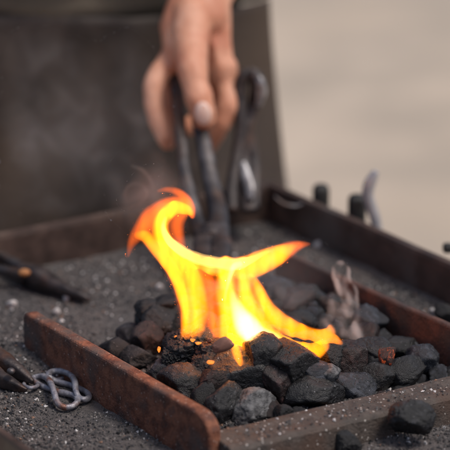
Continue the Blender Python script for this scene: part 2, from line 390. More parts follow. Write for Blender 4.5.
# crusty caked coke under the flame
clk = [(192, 345, 46, 36, .042), (214, 352, 38, 34, .042), (177, 357, 34, 26, .034), (203, 364, 32, 24, .036), (232, 346, 24, 22, .042)]
cl_lab = ['crusty caked coke at the left foot of the flame', 'knobbly caked coke under the centre of the flame', 'crumbly coke left of the small glowing slit',
          'crumbly coke right beside the small glowing slit', 'small crusty coke between the flame and the largest coal']
for i, (px, py, w_, h_, z) in enumerate(clk):
    p = at(px, py, z); k = pxm(p); me = coal_mesh(300+i, 5, .22)
    o = put('coke_lump', me, m_coal4 if i % 2 else m_coal, p, w_/2/k*1.25, (w_+h_)/4/k*1.1, h_/2/k*1.2, (0, random.uniform(-.3, .3), random.random()*3))
    tag(o, cl_lab[i], 'coke', 'caked coke lumps under the flame'); occ.append((p, (w_+h_)/4/k))
# glowing pieces
def glow_mat(name, c1, c2, strength, lo, hi, sc_=70):
    m = coal_mat(name, .1, (.03, .016, .014), (.10, .05, .04)); t = m.node_tree; N = t.nodes; Lk = t.links; b = N['Principled BSDF']
    tc = N.new('ShaderNodeTexCoord'); n = N.new('ShaderNodeTexNoise'); n.inputs['Scale'].default_value = sc_; n.inputs['Detail'].default_value = 6; n.inputs['Distortion'].default_value = 1.5
    Lk.new(tc.outputs['Object'], n.inputs['Vector'])
    r = N.new('ShaderNodeMapRange'); r.inputs['From Min'].default_value = lo; r.inputs['From Max'].default_value = hi; Lk.new(n.outputs['Fac'], r.inputs['Value'])
    cr = N.new('ShaderNodeValToRGB'); cr.color_ramp.elements[0].color = (*c1, 1); cr.color_ramp.elements[1].color = (*c2, 1); Lk.new(r.outputs[0], cr.inputs[0])
    mu = N.new('ShaderNodeMath'); mu.operation = 'MULTIPLY'; mu.inputs[1].default_value = strength; Lk.new(r.outputs[0], mu.inputs[0])
    Lk.new(cr.outputs[0], b.inputs['Emission Color']); Lk.new(mu.outputs[0], b.inputs['Emission Strength']); return m
m_glow = glow_mat('glowing_coal', (.4, .035, .01), (1, .2, .04), .75, .5, .8, 2.4)
m_ember = glow_mat('bright_ember', (1, .07, .008), (1, .30, .03), 1.5, .05, .6, 1.2)
m_dim = glow_mat('dim_ember', (.35, .03, .01), (.8, .08, .02), .45, .5, .7, 3.0)
gl = [(387, 357, 19, 27, .032, m_glow, 'coal glowing orange on its face, alone at the right of the fire'),
      (193, 340, 6, 3.5, .058, m_ember, 'tiny bright ember under the left foot of the flame'),
      (198, 343, 7, 2.5, .057, m_ember, 'small yellow ember atop the crusty coke'),
      (211, 362, 9, 3.2, .052, m_ember, 'thin yellow glowing slit low in the crusty coke'),
      (159, 349, 3, 7, .034, m_ember, 'small orange ember between dark coals left of the fire'),
      (209, 341, 6, 6, .058, m_glow, 'dull orange ember atop the central coke'),
      (178, 337, 7, 3, .046, m_ember, 'orange ember at the left edge of the flame base'),
      (330, 366, 30, 10, .026, m_dim, 'faint red coal behind the pale nugget')
      ]
for i, (px, py, w_, h_, z, mt, lab) in enumerate(gl):
    p = at(px, py, z); k = pxm(p)
    if w_ < 12: p = p-(p-CAM).normalized()*(.007)
    me = coal_mesh(500+i, 4 if w_ > 15 else 3); o = put('glowing_coal' if w_ > 15 else 'ember', me, mt, p, w_/2/k*1.1, w_/2/k, h_/2/k*1.1, (0, random.uniform(-.2, .2), 0))
    tag(o, lab, 'coal' if w_ > 15 else 'ember', 'glowing pieces in the fire'); occ.append((p, w_/2/k))
# pinkish burnt flake
p = at(222, 345, .06); k = pxm(p); me = coal_mesh(777, 4)
m_flake = M('burnt_flake', [(.3, (.16, .07, .05)), (.7, (.26, .13, .10))], 60, 6, (.6, .9), 0, .5, 400, .001)
o = put('burnt_flake', me, m_flake, p-(p-CAM).normalized()*.012, 15/k, 6/k, 8/k, (.2, -.25, .3)); tag(o, 'pinkish brown burnt flake of clinker under the flame, above the largest coal', 'clinker')

# filler coal heap
protos = [coal_mesh(900+i, 4, .07 if i % 3 else .16) for i in range(12)]
for i, me in enumerate(protos): me.materials.append([m_coal, m_coal2, m_coal4, m_coal, m_coke, m_coal][i % 6])
lbv = uv(lb_near)[1]; rbv = uv(rb_b)[1]; fbu = uv(fb_b)[0]; uL0 = uv(lb_far)[0]
peak = at(225, 335, .03); pu, pv = uv(peak); qu, qv = uv(at(300, 296, .04))
def heap(u, v):
    return max(.040*math.exp(-(((u-pu)/.13)**2+((v-pv)/.085)**2)), .030*math.exp(-(((u-qu)/.10)**2+((v-qv)/.06)**2)))
zones = {'left': ('dull black coal piled between the left bar and the flame', 'coal lumps left of the flame'),
         'back': ('dark brown-black coal in the shadowed heap behind the flame', 'coal lumps behind the flame'),
         'right': ('dark coal piled between the flame and the right bar', 'coal lumps right of the flame'),
         'front': ('dark coal filling gaps in the pile beneath the front row', 'coal lumps under the front row')}
placed = list(occ); cnt = 0
for tries in range(26000):
    u = random.uniform(uL0+.02, fbu-.012); v = random.uniform(lbv+.018, rbv-.012)
    r = random.choice((random.uniform(.005, .009), random.uniform(.009, .014), random.uniform(.012, .0165))); hz = heap(u, v)
    pp = W(u, v); dpx = (pp-CAM); 
    # where it shows in the picture
    depth = dpx.dot(Vector((0, math.cos(PITCH), -math.sin(PITCH)))); qx = 225+F*pp.x/depth; qy = 225-F*(dpx.dot(Vector((0, math.sin(PITCH), math.cos(PITCH)))))/depth
    if qx < 118 or (qx < 262 and qy < 318) or (qx < 160 and qy < 338) or qy < 250: continue
    if qx >= 262 and qy < 268+.0*(qx-262): continue
    if qx > 340 and qy < 318+.42*(qx-340): r *= .55
    z = r*.55+hz*random.uniform(.5, 1.0)
    p = W(u, v, z)
    if any((p-q).length < (r+s)*.5 for q, s in placed): continue
    # keep lumps from covering the picked ones
    if any((q.y > p.y) and abs(q.x-p.x) < (r+s)*.8 and (q.y-p.y) < .06 and z+r*.5 > q.z-.2*s for q, s in occ): continue
    placed.append((p, r)); cnt += 1
    me = protos[cnt % 12]; o = put('coal_lump', me, None, p, r*random.uniform(.95, 1.4), r*random.uniform(.95, 1.3), r*random.uniform(.8, 1.15), (random.uniform(-.6, .6), random.uniform(-.6, .6), random.uniform(0, 6.28)), False)
    zn = 'left' if qx < 185 else ('back' if qy < 335 and qx < 330 else ('right' if qx > 300 and qy < 372 else 'front'))
    tag(o, zones[zn][0], 'coal', zones[zn][1])
    if cnt >= 262: break
print('filler coals', cnt)
def samp_heap():
    while True:
        u = random.uniform(uL0+.1, fbu-.002); v = random.uniform(lbv+.01, rbv-.001); p = W(u, v); 
        if random.random() < .6 or u > fbu-.05: return p
grit('coal_crumbs', 15000, .0010, .0050, lambda p: max(bed_z(p), heap(*uv(p))*.55), samp_heap, [m_grit, m_grit2, m_grit3, m_grit4], [.74, .19, .03, .04],
     'small coal crumbs between the lumps inside the fire box', 'coal crumbs')

# pale chips that catch the eye
for px, py, s, lab in [(333, 434, .006, 'white pointed shard standing beside the front bar'), (57, 311, .004, 'white ash crumb behind the far end of the left bar'),
                       (160, 287, .004, 'round white ash crumb left of the flame'), (433, 311, .004, 'white pebble outside the right bar at the right edge'),
                       (12, 304, .006, 'pale bluish chip left of the far end of the left bar'), (66, 298, .004, 'pale crumb below the tip of the resting tongs'),
                       (295, 217, .006, 'pale blurred pebble by the rear corner of the forge'), (318, 245, .006, 'pale blurred pebble right of the flame tip'), (314, 228, .004, 'grey pebble between the flame tip and outer rim')]:
    p = at(px, py, .003); me = coal_mesh(int(px*7+py), 3); o = put('ash_chip', me, m_grit3, p, s, s*.8, s*(1.5 if py == 434 else .8), (.2, .2, px)); tag(o, lab, 'ash chip')

# ------------------------------------------------------------------ flame: volumes of glowing gas, thickness built from tongues
FY = -.418
def emis(name, c):
    m = bpy.data.materials.new(name); m.use_nodes = True; t = m.node_tree; t.nodes.clear()
    o = t.nodes.new('ShaderNodeOutputMaterial'); e = t.nodes.new('ShaderNodeEmission'); mx = max(c)
    e.inputs[0].default_value = (*[x/mx for x in c], 1); e.inputs[1].default_value = mx; t.links.new(e.outputs[0], o.inputs['Volume']); return m
def scat(name, c, dens, anis=.3):
    m = bpy.data.materials.new(name); m.use_nodes = True; t = m.node_tree; t.nodes.clear()
    o = t.nodes.new('ShaderNodeOutputMaterial'); e = t.nodes.new('ShaderNodeVolumePrincipled'); e.inputs['Color'].default_value = (*c, 1)
    e.inputs['Density'].default_value = dens; e.inputs['Anisotropy'].default_value = anis
    t.links.new(e.outputs[0], o.inputs['Volume']); return m
def field(X, Y, strokes, p=4.0, power=1.0):
    S = np.zeros_like(X)
    for st in strokes:
        pts = catmull(st, 5); best = np.zeros_like(X)
        for (x0, y0, r0, a0), (x1, y1, r1, a1) in zip(pts, pts[1:]):
            dx, dy = x1-x0, y1-y0; ll = dx*dx+dy*dy+1e-9
            t = np.clip(((X-x0)*dx+(Y-y0)*dy)/ll, 0, 1); rr = np.maximum(.3, r0+(r1-r0)*t); aa = np.maximum(0, a0+(a1-a0)*t)
            d2 = ((X-x0-dx*t)**2+(Y-y0-dy*t)**2)/rr**2
            best = np.maximum(best, aa*np.clip(1-d2, 0, None)**power)
        S += best**p
    return S**(1/p)
SCALE = 2.5; BLUR = 2
def gas(name, T, x0, y0, step, depth, mat, parent, bend=lambda x, y: 0.0, cut=.15, eps=.00002):
    """T = thickness (mm) sampled at pixel grid; closed shell with front and back skins"""
    for _ in range(BLUR):
        P = np.pad(T, 1, mode='edge'); T = (P[1:-1, 1:-1]*4+2*(P[:-2, 1:-1]+P[2:, 1:-1]+P[1:-1, :-2]+P[1:-1, 2:])+P[:-2, :-2]+P[2:, 2:]+P[:-2, 2:]+P[2:, :-2])/16
    ny, nx = T.shape; T = np.where(T < cut, 0, T-cut)*SCALE; V = []; idx = {}; Fs = []
    fid = -np.ones((ny, nx), int); bid = -np.ones((ny, nx), int)
    live = T > 0
    near = live.copy(); near[1:] |= live[:-1]; near[:-1] |= live[1:]; near2 = near.copy(); near2[:, 1:] |= near[:, :-1]; near2[:, :-1] |= near[:, 1:]
    for j in range(ny):
        for i in range(nx):
            if not near2[j, i]: continue
            px, py = x0+i*step, y0+j*step; c = aty(px, py, depth+bend(px, py)); h = T[j, i]*.0005
            if h <= 0:
                fid[j, i] = bid[j, i] = len(V); V.append(tuple(c))
            else:
                fid[j, i] = len(V); V.append((c.x, c.y-h, c.z)); bid[j, i] = len(V); V.append((c.x, c.y+h, c.z))
    for j in range(ny-1):
        for i in range(nx-1):
            q = ((j, i), (j, i+1), (j+1, i+1), (j+1, i))
            if not any(T[a] > 0 for a in q): continue
            Fs.append(tuple(fid[a] for a in q[::-1])); Fs.append(tuple(bid[a] for a in q))
    me = bpy.data.meshes.new(name); me.from_pydata(V, [], Fs); me.validate(); me.update()
    return link(name, me, mat, parent, False)
def grid(x0, x1, y0, y1, step):
    return np.meshgrid(np.arange(x0, x1, step), np.arange(y0, y1, step))
def npnoise(X, Y, sc_, seed, octv=2):
    out = np.zeros_like(X); f = sc_; a = 1
    for o in range(octv):
        it = np.nditer([X, Y], flags=['multi_index'])
        sub = np.zeros_like(X)
        for x, y in it: sub[it.multi_index] = noise.noise(Vector((float(x)*f, float(y)*f, seed+o*7.3)))
        out += a*sub; f *= 2; a *= .5
    return out
EX = 1.0
m_fl = emis('flame_gas', (150*EX, 34*EX, .5*EX)); m_core = emis('hot_core_gas', (120*EX, 95*EX, 36*EX)); m_red = emis('orange_flame_gas', (125*EX, 17*EX, .8*EX))
fl = empty('flame', at(238, 350, .04), 'bright yellow and orange flame leaping from the coals, curling left and right', 'flame')
def tongue(strokes, box, depth, bend, mat=m_fl, p=3.5, gaps=(), streak=.35, step=.8, seed=0, power=1.55, cut=.18):
    X, Y = grid(*box, step)
    wx = 1.6*npnoise(X, Y, .035, seed+5, 2)
    T = field(X+wx, Y, strokes, p, power)
    for g, amt in gaps:
        T *= 1-amt*np.clip(field(X, Y, [g], 3.5), 0, 1)
    if streak: T *= 1.15*(1+streak*npnoise(X+8*npnoise(X, Y, .02, seed+9, 1), Y*.22, .12, seed, 2))
    return gas('flame_tongue', T, box[0], box[2], step, depth, mat, fl, bend, cut)
wav = lambda a, k, ph: (lambda x, y: a*math.sin((y-200)/k+ph)+.006*math.sin(x/22))
m_rimgas = emis('bright_rim_gas', (70, 42, 12))
B = wav(.012, 34, .3)
# outer orange envelope of the left curl, with its thin hook
tongue([[(128, 256, 2.5, .6), (132, 243, 6, 1.6), (142, 229, 11, 3.4), (156, 216, 14, 4.6), (171, 207, 12, 5), (184, 204, 8, 4.5), (191, 209, 6, 4), (193, 216, 3, 3)],
        [(158, 191, 2.5, .5), (166, 189.5, 3.5, 1.2), (175, 191, 4.6, 2), (183, 196, 5.4, 3), (189, 204, 5.4, 4), (192, 213, 4, 4)],
        [(184, 210, 8, 3), (177, 221, 9, 2.6), (177, 233, 8, 2.4), (183, 246, 5, 1.5)],
        [(150, 240, 8, 2), (168, 262, 10, 2), (182, 290, 10, 2), (187, 320, 9, 2), (187, 338, 8, 1.5)]],
       (114, 206, 180, 352), FY, B, m_red, streak=.35, seed=1, p=2.5)
# main sheet
tongue([[(191, 213, 3, 3), (185, 209, 6, 6), (174, 208, 8, 8), (164, 216, 9, 9), (160, 228, 10, 10), (164, 242, 11, 11), (176, 256, 12, 11), (188, 270, 13, 11), (194, 288, 14, 10), (195, 306, 14, 9), (195, 322, 13, 8), (194, 338, 12, 3.5)],
        [(139, 235, 5, 2), (147, 237, 7, 4.5), (156, 247, 8, 8), (167, 261, 8, 10), (177, 277, 8, 11), (184, 295, 7.5, 11), (187, 313, 7, 10), (187, 336, 7, 4)],
        [(170, 246, 8, 8), (186, 257, 8, 9), (203, 264, 9, 9), (222, 268, 11, 10), (245, 268, 13, 10.5), (262, 262, 13, 10), (278, 255, 11, 8.5), (287, 250, 7, 4.6), (293, 247, 4, 2), (298, 245.5, 1.5, .6)],
        [(226, 266, 11, 9), (227, 285, 13, 10), (228, 305, 14, 11), (233, 325, 18, 12), (242, 345, 19, 11), (246, 360, 15, 7)],
        [(246, 266, 9, 8), (244, 284, 10, 10), (247, 305, 14, 11), (255, 326, 19, 12), (266, 346, 17, 10)],
        [(250, 276, 6, 4), (257, 291, 8, 7), (265, 305, 9, 9), (276, 318, 10, 10), (291, 328, 9.5, 9.5), (307, 334, 8.5, 8.5), (320, 337, 8.5, 8.5), (330, 334, 7, 7), (331, 327, 3, 4)],
        [(322, 337, 7, 7), (333, 338, 5.5, 6), (341, 343, 2.2, 2)],
        [(252, 340, 15, 10), (270, 342, 15, 10), (285, 345, 14, 9.5), (300, 352, 13, 9), (313, 351, 11, 8), (323, 345, 8, 7)]],
       (130, 346, 198, 378), FY-.002, lambda x, y: B(x, y)-.0005*max(0, x-270),
       gaps=[([(158, 241, 3, .5), (170, 257, 3.5, .7), (181, 276, 3, .5)], .45), ([(197, 268, 3, .5), (206, 278, 6, .9), (213, 298, 5.5, 1), (217, 318, 5, 1), (217, 336, 4, .7)], .8),
             ([(252, 284, 3, .8), (256, 296, 4, 1), (263, 310, 2.5, .6)], .55), ([(228, 290, 2, .4), (233, 310, 2.5, .6)], .3), ([(282, 335, 2, .6), (293, 338.5, 4, 1.5), (305, 340.5, 4.4, 1.6), (314, 342, 3, 1), (320, 343, 1, .4)], 1)],
       streak=.5, seed=3, p=4, power=1.5, step=.7)
# thin orange tip on the right and orange gas in the gaps
tongue([[(270, 261, 11, 2), (284, 252, 10, 3.6), (294, 247, 7, 3.8), (301, 245, 4.6, 2.8), (310, 244, 1.8, .8)]], (255, 314, 234, 278), FY+.006, B, m_red, streak=.2, seed=6)
tongue([[(192, 262, 5, 2), (206, 280, 10, 4), (212, 302, 11, 5), (215, 325, 11, 6), (217, 342, 11, 4)], [(250, 282, 10, 3), (258, 302, 12, 4), (268, 320, 12, 4)]],
       (180, 335, 252, 358), FY+.008, B, m_red, streak=.5, seed=11)
# bright upper rim where the gas folds over
tongue([[(165, 218, 2, 2), (163, 228, 3.2, 6), (167, 238, 3.8, 9), (175, 246, 3.8, 11), (187, 254, 3.6, 12), (203, 260, 3.4, 12), (220, 263, 3.6, 12), (236, 264, 4.5, 12), (250, 260, 3.6, 6), (262, 254, 2.5, 3), (272, 250, 1.5, 1)]],
       (155, 278, 208, 274), FY-.008, B, m_rimgas, streak=.15, seed=4, power=1.8)
# lick curling over the front coals
tongue([[(230, 333, 3, 3), (234, 345, 4.5, 6), (237, 355, 5, 8), (240.5, 363, 3, 5)]], (222, 250, 326, 370), FY-.035, lambda x, y: -.0006*(y-334), seed=10)
# white hot heart
tongue([[(233, 292, 4, 1), (239, 310, 9, 5), (247, 326, 14, 12), (258, 335, 11, 9), (276, 338, 6, 2)], [(226, 300, 2, 1), (228, 285, 2, 2), (232, 268, 4, 3), (240, 264, 4, 2)]],
       (218, 288, 258, 352), FY-.014, B, m_core, seed=13, power=1.7, streak=.3)
# the light the flame throws on its surroundings
for (px, py, e) in ((240, 325, .22), (200, 285, .10), (300, 338, .06)):
    ld = bpy.data.lights.new('flame_light', 'POINT'); ld.energy = e*.28; ld.color = (1, .42, .12); ld.shadow_soft_size = .02
    lo = bpy.data.objects.new('flame_light', ld); col.objects.link(lo); lo.location = aty(px, py, FY); lo.parent = fl; lo.matrix_parent_inverse = Matrix.Translation(-fl.location)

# ------------------------------------------------------------------ smoke
SCALE = 3.0; BLUR = 7
m_smoke = scat('smoke', (.97, .94, .94), 50); m_smoke2 = scat('warm_smoke', (1, .95, .93), 52, 0)
X, Y = grid(300, 372, 258, 350, .6)
wx = 2.2*npnoise(X, Y, .08, 40, 2)
T = field(X+wx, Y+.6*wx, [[(335, 268, 5, 2.0), (333, 274, 3, 3.2), (337, 284, 4, 4), (343, 296, 6, 4), (347, 308, 6, 4), (352, 320, 5, 4.4), (357, 332, 6, 3.5), (362, 342, 4, 1)],
    [(332, 276, 1.5, 2), (335, 265, 1.8, 3), (342, 263, 1.8, 3), (348, 268, 1.6, 3), (350, 280, 1.6, 2.6), (355, 290, 2, 3), (357, 302, 2, 3), (355, 312, 2, 2)],
    [(345, 290, 2, 3), (350, 300, 2, 4), (347, 310, 2.4, 4.5)],
    [(322, 304, 3, 1.4), (334, 302, 3, 2), (344, 309, 3, 2), (352, 318, 2, 2), (355, 330, 2, 2.4)],
    [(318, 318, 3, 1), (330, 326, 5, 1.8), (345, 334, 5, 2.2), (358, 342, 4, 1.6)],
    [(330, 296, 9, .8), (335, 315, 12, 1), (345, 330, 10, 1)],
    [(340, 268, 11, 1.2), (342, 285, 11, 1.4), (348, 302, 12, 1.6), (352, 320, 12, 1.6), (356, 336, 11, 1)], [(325, 300, 8, 1), (338, 308, 10, 1.4)], [(322, 322, 8, 1), (340, 330, 9, 1.5), (358, 340, 8, 1)]], 2.4, 2.0)
T *= np.clip(.9+1.5*npnoise(X+8*npnoise(X, Y, .05, 47, 1), Y*.5, .13, 44, 3), .12, 2.2)
sm = gas('smoke', T, 300, 258, .6, -.36, m_smoke2, None, lambda x, y: .008*math.sin(y/14)); sm.name = 'smoke_plume'
tag(sm, 'curling grey-pink wisp of smoke above the right side of the coals', 'smoke', kind='stuff')
# broad drifting smoke, built of folded veils
def veil(box, depth, seed, amp, mask, step=1.6, sc_=.018):
    X, Y = grid(*box, step)
    a = npnoise(X, Y, sc_, seed, 2); b = npnoise(X, Y, sc_, seed+20, 2)
    n = npnoise(X+16*a, (Y+20*b)*.8, .024, seed+40, 3)
    rid = np.clip(1-np.abs(n)*3.6, 0, 1)**1.8
    soft = np.clip(npnoise(X+20*b, Y+20*a, .016, seed+60, 2)+.42, 0.3, 1)
    T = amp*(rid*soft*.9+soft*1.15)*mask(X, Y)
    ed = np.minimum(np.minimum(X-box[0], box[1]-X), np.minimum(Y-box[2], box[3]-Y)); T *= np.clip(ed/22, 0, 1)
    o = gas('smoke_veil', T, box[0], box[2], step, depth, m_smoke, None, lambda x, y: .02*math.sin(x/31+seed)+.015*math.sin(y/23), .12)
    tag(o, 'thin grey smoke drifting across the dark apron left of the hand' if seed < 150 else 'thin brownish smoke hanging over the coals behind the flame', 'smoke', kind='stuff')
veil((-40, 215, -40, 225), -.22, 101, 2.0, lambda X, Y: np.exp(-((X-80)/62)**2-((Y-125)/70)**2)*np.clip((Y+4)/60, 0, 1))
veil((80, 215, 120, 260), -.36, 131, 1.8, lambda X, Y: np.exp(-((X-145)/30)**2-((Y-190)/32)**2))
veil((230, 350, 215, 330), -.30, 171, 1.8, lambda X, Y: np.exp(-((X-292)/32)**2-((Y-278)/30)**2))
X, Y = grid(112, 180, 148, 222, .7)
T = field(X+1.5*npnoise(X, Y, .07, 77, 2), Y, [[(132, 166, 2.5, .5), (142, 170, 2.6, .9), (150, 178, 2.6, 1), (153, 188, 2.4, .6)], [(127, 204, 3, .3), (125, 192, 3, .6), (132, 184, 3, .7), (143, 186, 3, .7), (147, 196, 3, .5), (138, 205, 3, .3)], [(128, 200, 14, .3), (142, 184, 16, .45), (150, 172, 12, .2)]], 2.5, 2)
o = gas('smoke_curl', T, 112, 148, .7, -.41, m_smoke, None, lambda x, y: .008*math.sin(x/9), .05); tag(o, 'small pale curl of smoke above the left flame tip', 'smoke', kind='stuff')

# ------------------------------------------------------------------ tongs held in the fire
tg = empty('blacksmith_tongs', at(214, 250, .03), 'long steel tongs held by the smith, jaws down in the fire', 'tongs', 'tongs')
def rein(pts, rr, asp, mat, parent, name='rein'):
    bm = bmesh.new(); P = catmull([(*aty(x, y, Y), r) for (x, y, Y), r in zip(pts, rr)], 6)
    tube(bm, [p[:3] for p in P], [p[3] for p in P], 14, asp, rough=.0008, power=3); return from_bm(name, bm, mat, parent)
rein([(172, 62, .04), (177, 95, -.005), (181, 140, -.05), (186, 180, -.09), (197, 220, -.13), (206, 240, -.15)], [.0045, .005, .0052, .0055, .006, .009], 1.2, m_steel, tg)
rein([(192, 72, .03), (196, 105, -.012), (204, 145, -.055), (211, 182, -.09), (218, 215, -.125), (217, 238, -.15)], [.005, .0054, .006, .0065, .0075, .010], 1.25, m_steel, tg)
bm = bmesh.new(); c = aty(211, 236, -.150)
mt_ = Matrix.Translation(c) @ Matrix.Rotation(R(-60), 4, 'X'); bmesh.ops.create_cone(bm, cap_ends=True, segments=24, radius1=.014, radius2=.012, depth=.016, matrix=mt_)
o = from_bm('hinge', bm, m_dark_iron, tg); bev(o, .002)
rein([(206, 236, -.15), (203, 250, -.18), (206, 264, -.21), (210, 275, -.235)], [.009, .008, .007, .005], 1.2, m_dark_iron, tg, 'jaw')
rein([(217, 236, -.15), (221, 250, -.18), (218, 264, -.21), (214, 276, -.235)], [.009, .009, .008, .005], 1.2, m_dark_iron, tg, 'jaw')

# ------------------------------------------------------------------ tools at the rear corner
hk = empty('looped_tongs', at(245, 212, .0), 'pair of tongs with rounded shiny handle leaning upright behind the hand, at the rear corner', 'tongs', 'tongs')
rein([(249, 212, -.035), (247, 190, -.02), (243, 160, .0), (246, 128, .01), (254, 106, .02), (258, 90, .02), (255, 77, .02), (248, 72, .02)], [.006, .0065, .0055, .005, .0055, .0065, .0055, .004], 1.3, m_dark_iron, hk, 'handle')
rein([(258, 106, .008), (261, 93, .008), (259, 81, .008), (254, 74, .012)], [.0025, .0048, .0045, .002], 1.1, m_highlight, hk, 'highlight_strip')  # highlight on the arch, put in as a pale overlay strip
rein([(243, 162, -.012), (246, 174, -.018), (250, 190, -.028), (251, 200, -.036)], [.0025, .0045, .005, .003], 1.1, m_highlight, hk, 'highlight_strip')  # painted highlight on the lower leg, also a pale overlay strip
rein([(250, 72, .022), (243, 76, .022), (240, 92, .02), (241, 120, .01), (238, 150, .0), (232, 185, -.02), (232, 212, -.035)], [.004, .006, .0065, .006, .006, .0065, .007], 1.2, m_dark_iron, hk, 'handle')
rein([(247, 110, .022), (249, 140, .012), (254, 170, .0), (252, 210, -.03)], [.004, .005, .005, .006], 1.3, m_dark_iron, hk, 'brace')
bm = bmesh.new(); P = [aty(x, y, Y) for x, y, Y in catmull([(274, 196, -.03), (284, 204, -.035), (296, 206, -.035), (303, 203, -.03)], 5)]
tube(bm, P, [.0008+.0011*math.sin(math.pi*i/(len(P)-1)) for i in range(len(P))], 10, 1.4); o = from_bm('steel_scrap', bm, m_steel); tag(o, 'small curved scrap of steel inside the rear corner rim', 'scrap metal')
def hung(px, py, w_, h_, Y, lab):
    t = aty(px, py, Y); k = pxm(t); bm = bmesh.new()
    root = empty('hanging_tool', t-AZ*.2, lab, 'tool', 'tools hanging outside the right rim')
    bmesh.ops.create_cube(bm, size=1, matrix=Matrix.Translation(t-AZ*.008) @ Matrix.Diagonal((w_*1.3/k, .018, h_/k+.016, 1))); o = from_bm('grip', bm, m_black, root, False); bev(o, .0065, 5)
    bm = bmesh.new(); tube(bm, [t-AZ*.02, t-AZ*.12, t-AZ*.3], [.004, .004, .003], 10); from_bm('shaft', bm, m_dark_iron, root)
def rimY(px): # depth just outside the right rim
    for s in range(400):
        Y = -.6+s*.004
        p = aty(px, 225, Y)
        if uv(Vector((p.x, p.y, 0)))[1] > v1+.02: return Y
    return .1
hung(321, 191, 13, 14, rimY(321), 'left of two black blocky tool grips poking above the right rim')
hung(357, 203, 14, 18, rimY(357), 'right black blocky tool grip poking above the rim, next to the steel hook')
bm = bmesh.new(); Yh = rimY(370); P = catmull([(376, 171, 1.8), (373, 177, 3), (369, 186, 3.6), (368, 196, 3.4), (371, 207, 3.4), (376, 222, 3.2), (379, 250, 3)], 6)
q = [aty(x, y, Yh) for x, y, r in P]; tube(bm, q, [r/F*2.5 for x, y, r in P], 12, 1.5); m_hook = M('pale_steel', [(.3, (.3, .3, .33)), (.7, (.5, .5, .54))], 30, 4, (.3, .45), .4, .2, 200, .0005)
o = from_bm('steel_hook', bm, m_hook); tag(o, 'bright curved steel hook rising above the right rim beside a black grip', 'hook')
p = aty(448, 248, rimY(448)); bm = bmesh.new(); bmesh.ops.create_cube(bm, size=1, matrix=Matrix.Translation(p) @ Matrix.Diagonal((.010, .010, .009, 1))); o = from_bm('bolt_head', bm, m_black, None, False); bev(o, .003)
tag(o, 'small dark bolt head on the right rim at the right edge of the view', 'bolt')

# ------------------------------------------------------------------ tongs lying at left
lt = empty('resting_tongs', at(26, 276, .01), 'dark iron tongs with an orange rusted rivet lying on the ash at left', 'tongs', 'tongs')
def flat(pts, rr, asp, mat, parent, name, power=3):
    bm = bmesh.new(); P = catmull([(*at(x, y, z), r) for (x, y, z), r in zip(pts, rr)], 6)
    tube(bm, [p[:3] for p in P], [p[3] for p in P], 14, asp, rough=.0007, power=power); return from_bm(name, bm, mat, parent)
flat([(-60, 213, .028), (-25, 236, .026), (0, 254, .022), (14, 264, .018), (26, 272, .014)], [.0033, .0038, .0042, .0055, .0075], 1.0, m_steel, lt, 'rein')
flat([(-60, 258, .02), (-25, 266, .019), (0, 270, .018), (14, 273, .016), (26, 276, .014)], [.0038, .0042, .0046, .006, .008], 1.0, m_steel, lt, 'rein')
flat([(22, 271, .017), (38, 276, .016), (52, 283, .013), (70, 291, .010), (86, 298, .006), (91, 300, .004)], [.007, .009, .0068, .005, .0035, .0015], 1.1, m_dark_iron, lt, 'jaw')
flat([(24, 277, .010), (40, 284, .008), (56, 289, .007), (72, 295, .005), (84, 300, .004)], [.007, .0075, .006, .004, .002], 1.0, m_dark_iron, lt, 'jaw')
bm = bmesh.new(); c = at(25, 272.5, .022); bmesh.ops.create_uvsphere(bm, u_segments=20, v_segments=10, radius=1, matrix=Matrix.Translation(c+Vector((0, -.006, .002))) @ Matrix.Diagonal((.0058, .0045, .0036, 1))); from_bm('rivet', bm, m_rivet, lt)

# pliers at lower left
pl = empty('scroll_pliers', at(5, 375, .01), 'dark steel pliers at the lower left gripping a small ring', 'pliers')
flat([(-50, 318, .024), (-20, 342, .020), (2, 361, .016), (14, 369, .013), (25, 376, .010), (33, 382, .007)], [.006, .0075, .0085, .0072, .0045, .002], .75, m_dark_iron, pl, 'jaw', 4)
flat([(-50, 338, .014), (-20, 360, .011), (0, 378, .009), (10, 383, .008), (20, 388, .006), (27, 390, .005)], [.0055, .0068, .0066, .0055, .0035, .0018], .75, m_dark_iron, pl, 'jaw', 4)
bm = bmesh.new(); c = at(11, 371, .020); bmesh.ops.create_uvsphere(bm, u_segments=20, v_segments=10, radius=1, matrix=Matrix.Translation(c) @ Matrix.Diagonal((.0035, .0035, .0028, 1))); from_bm('rivet', bm, m_steel, pl)
# links
def wire(name, zpts, zz, r, closed, lab):
    pts = [at(x/4.09, 340+y/4.09, z) for (x, y), z in zip(zpts, zz)]
    bm = bmesh.new(); P = [Vector(p) for p in catmull(pts, 7, closed)]; n = len(P)
    rad = [r]*n if closed else [r*(.55+.45*min(1, min(i, n-1-i)/6)) for i in range(n)]
    tube(bm, P, rad, 14, closed=closed, rough=.0004); o = from_bm(name, bm, m_link); tag(o, lab, 'chain link', 'twisted links on the ash'); return o
A_ = [(134, 162), (150, 152), (178, 150), (200, 164), (214, 192), (224, 225), (236, 258), (262, 274), (296, 270), (318, 250), (308, 230), (276, 220), (232, 210), (190, 196), (154, 180)]
wire('s_link', A_, [.004, .005, .007, .010, .011, .009, .006, .004, .004, .005, .005, .004, .004, .004, .004], .0026, True, 'nearest twisted steel link, joined to the small ring')
B_ = [(200, 150), (204, 134), (226, 128), (262, 130), (292, 146), (306, 172), (310, 206), (322, 234), (344, 244), (364, 236), (358, 216), (334, 202), (302, 188), (262, 178), (222, 166)]
wire('s_link', B_, [.009, .009, .009, .010, .011, .011, .009, .006, .005, .004, .004, .004, .004, .004, .005], .0026, True, 'middle twisted steel link lying next to the rusty bar')
C_ = [(186, 112), (160, 104), (142, 112), (148, 128), (178, 138), (212, 150), (242, 160), (262, 152), (250, 142), (228, 146)]
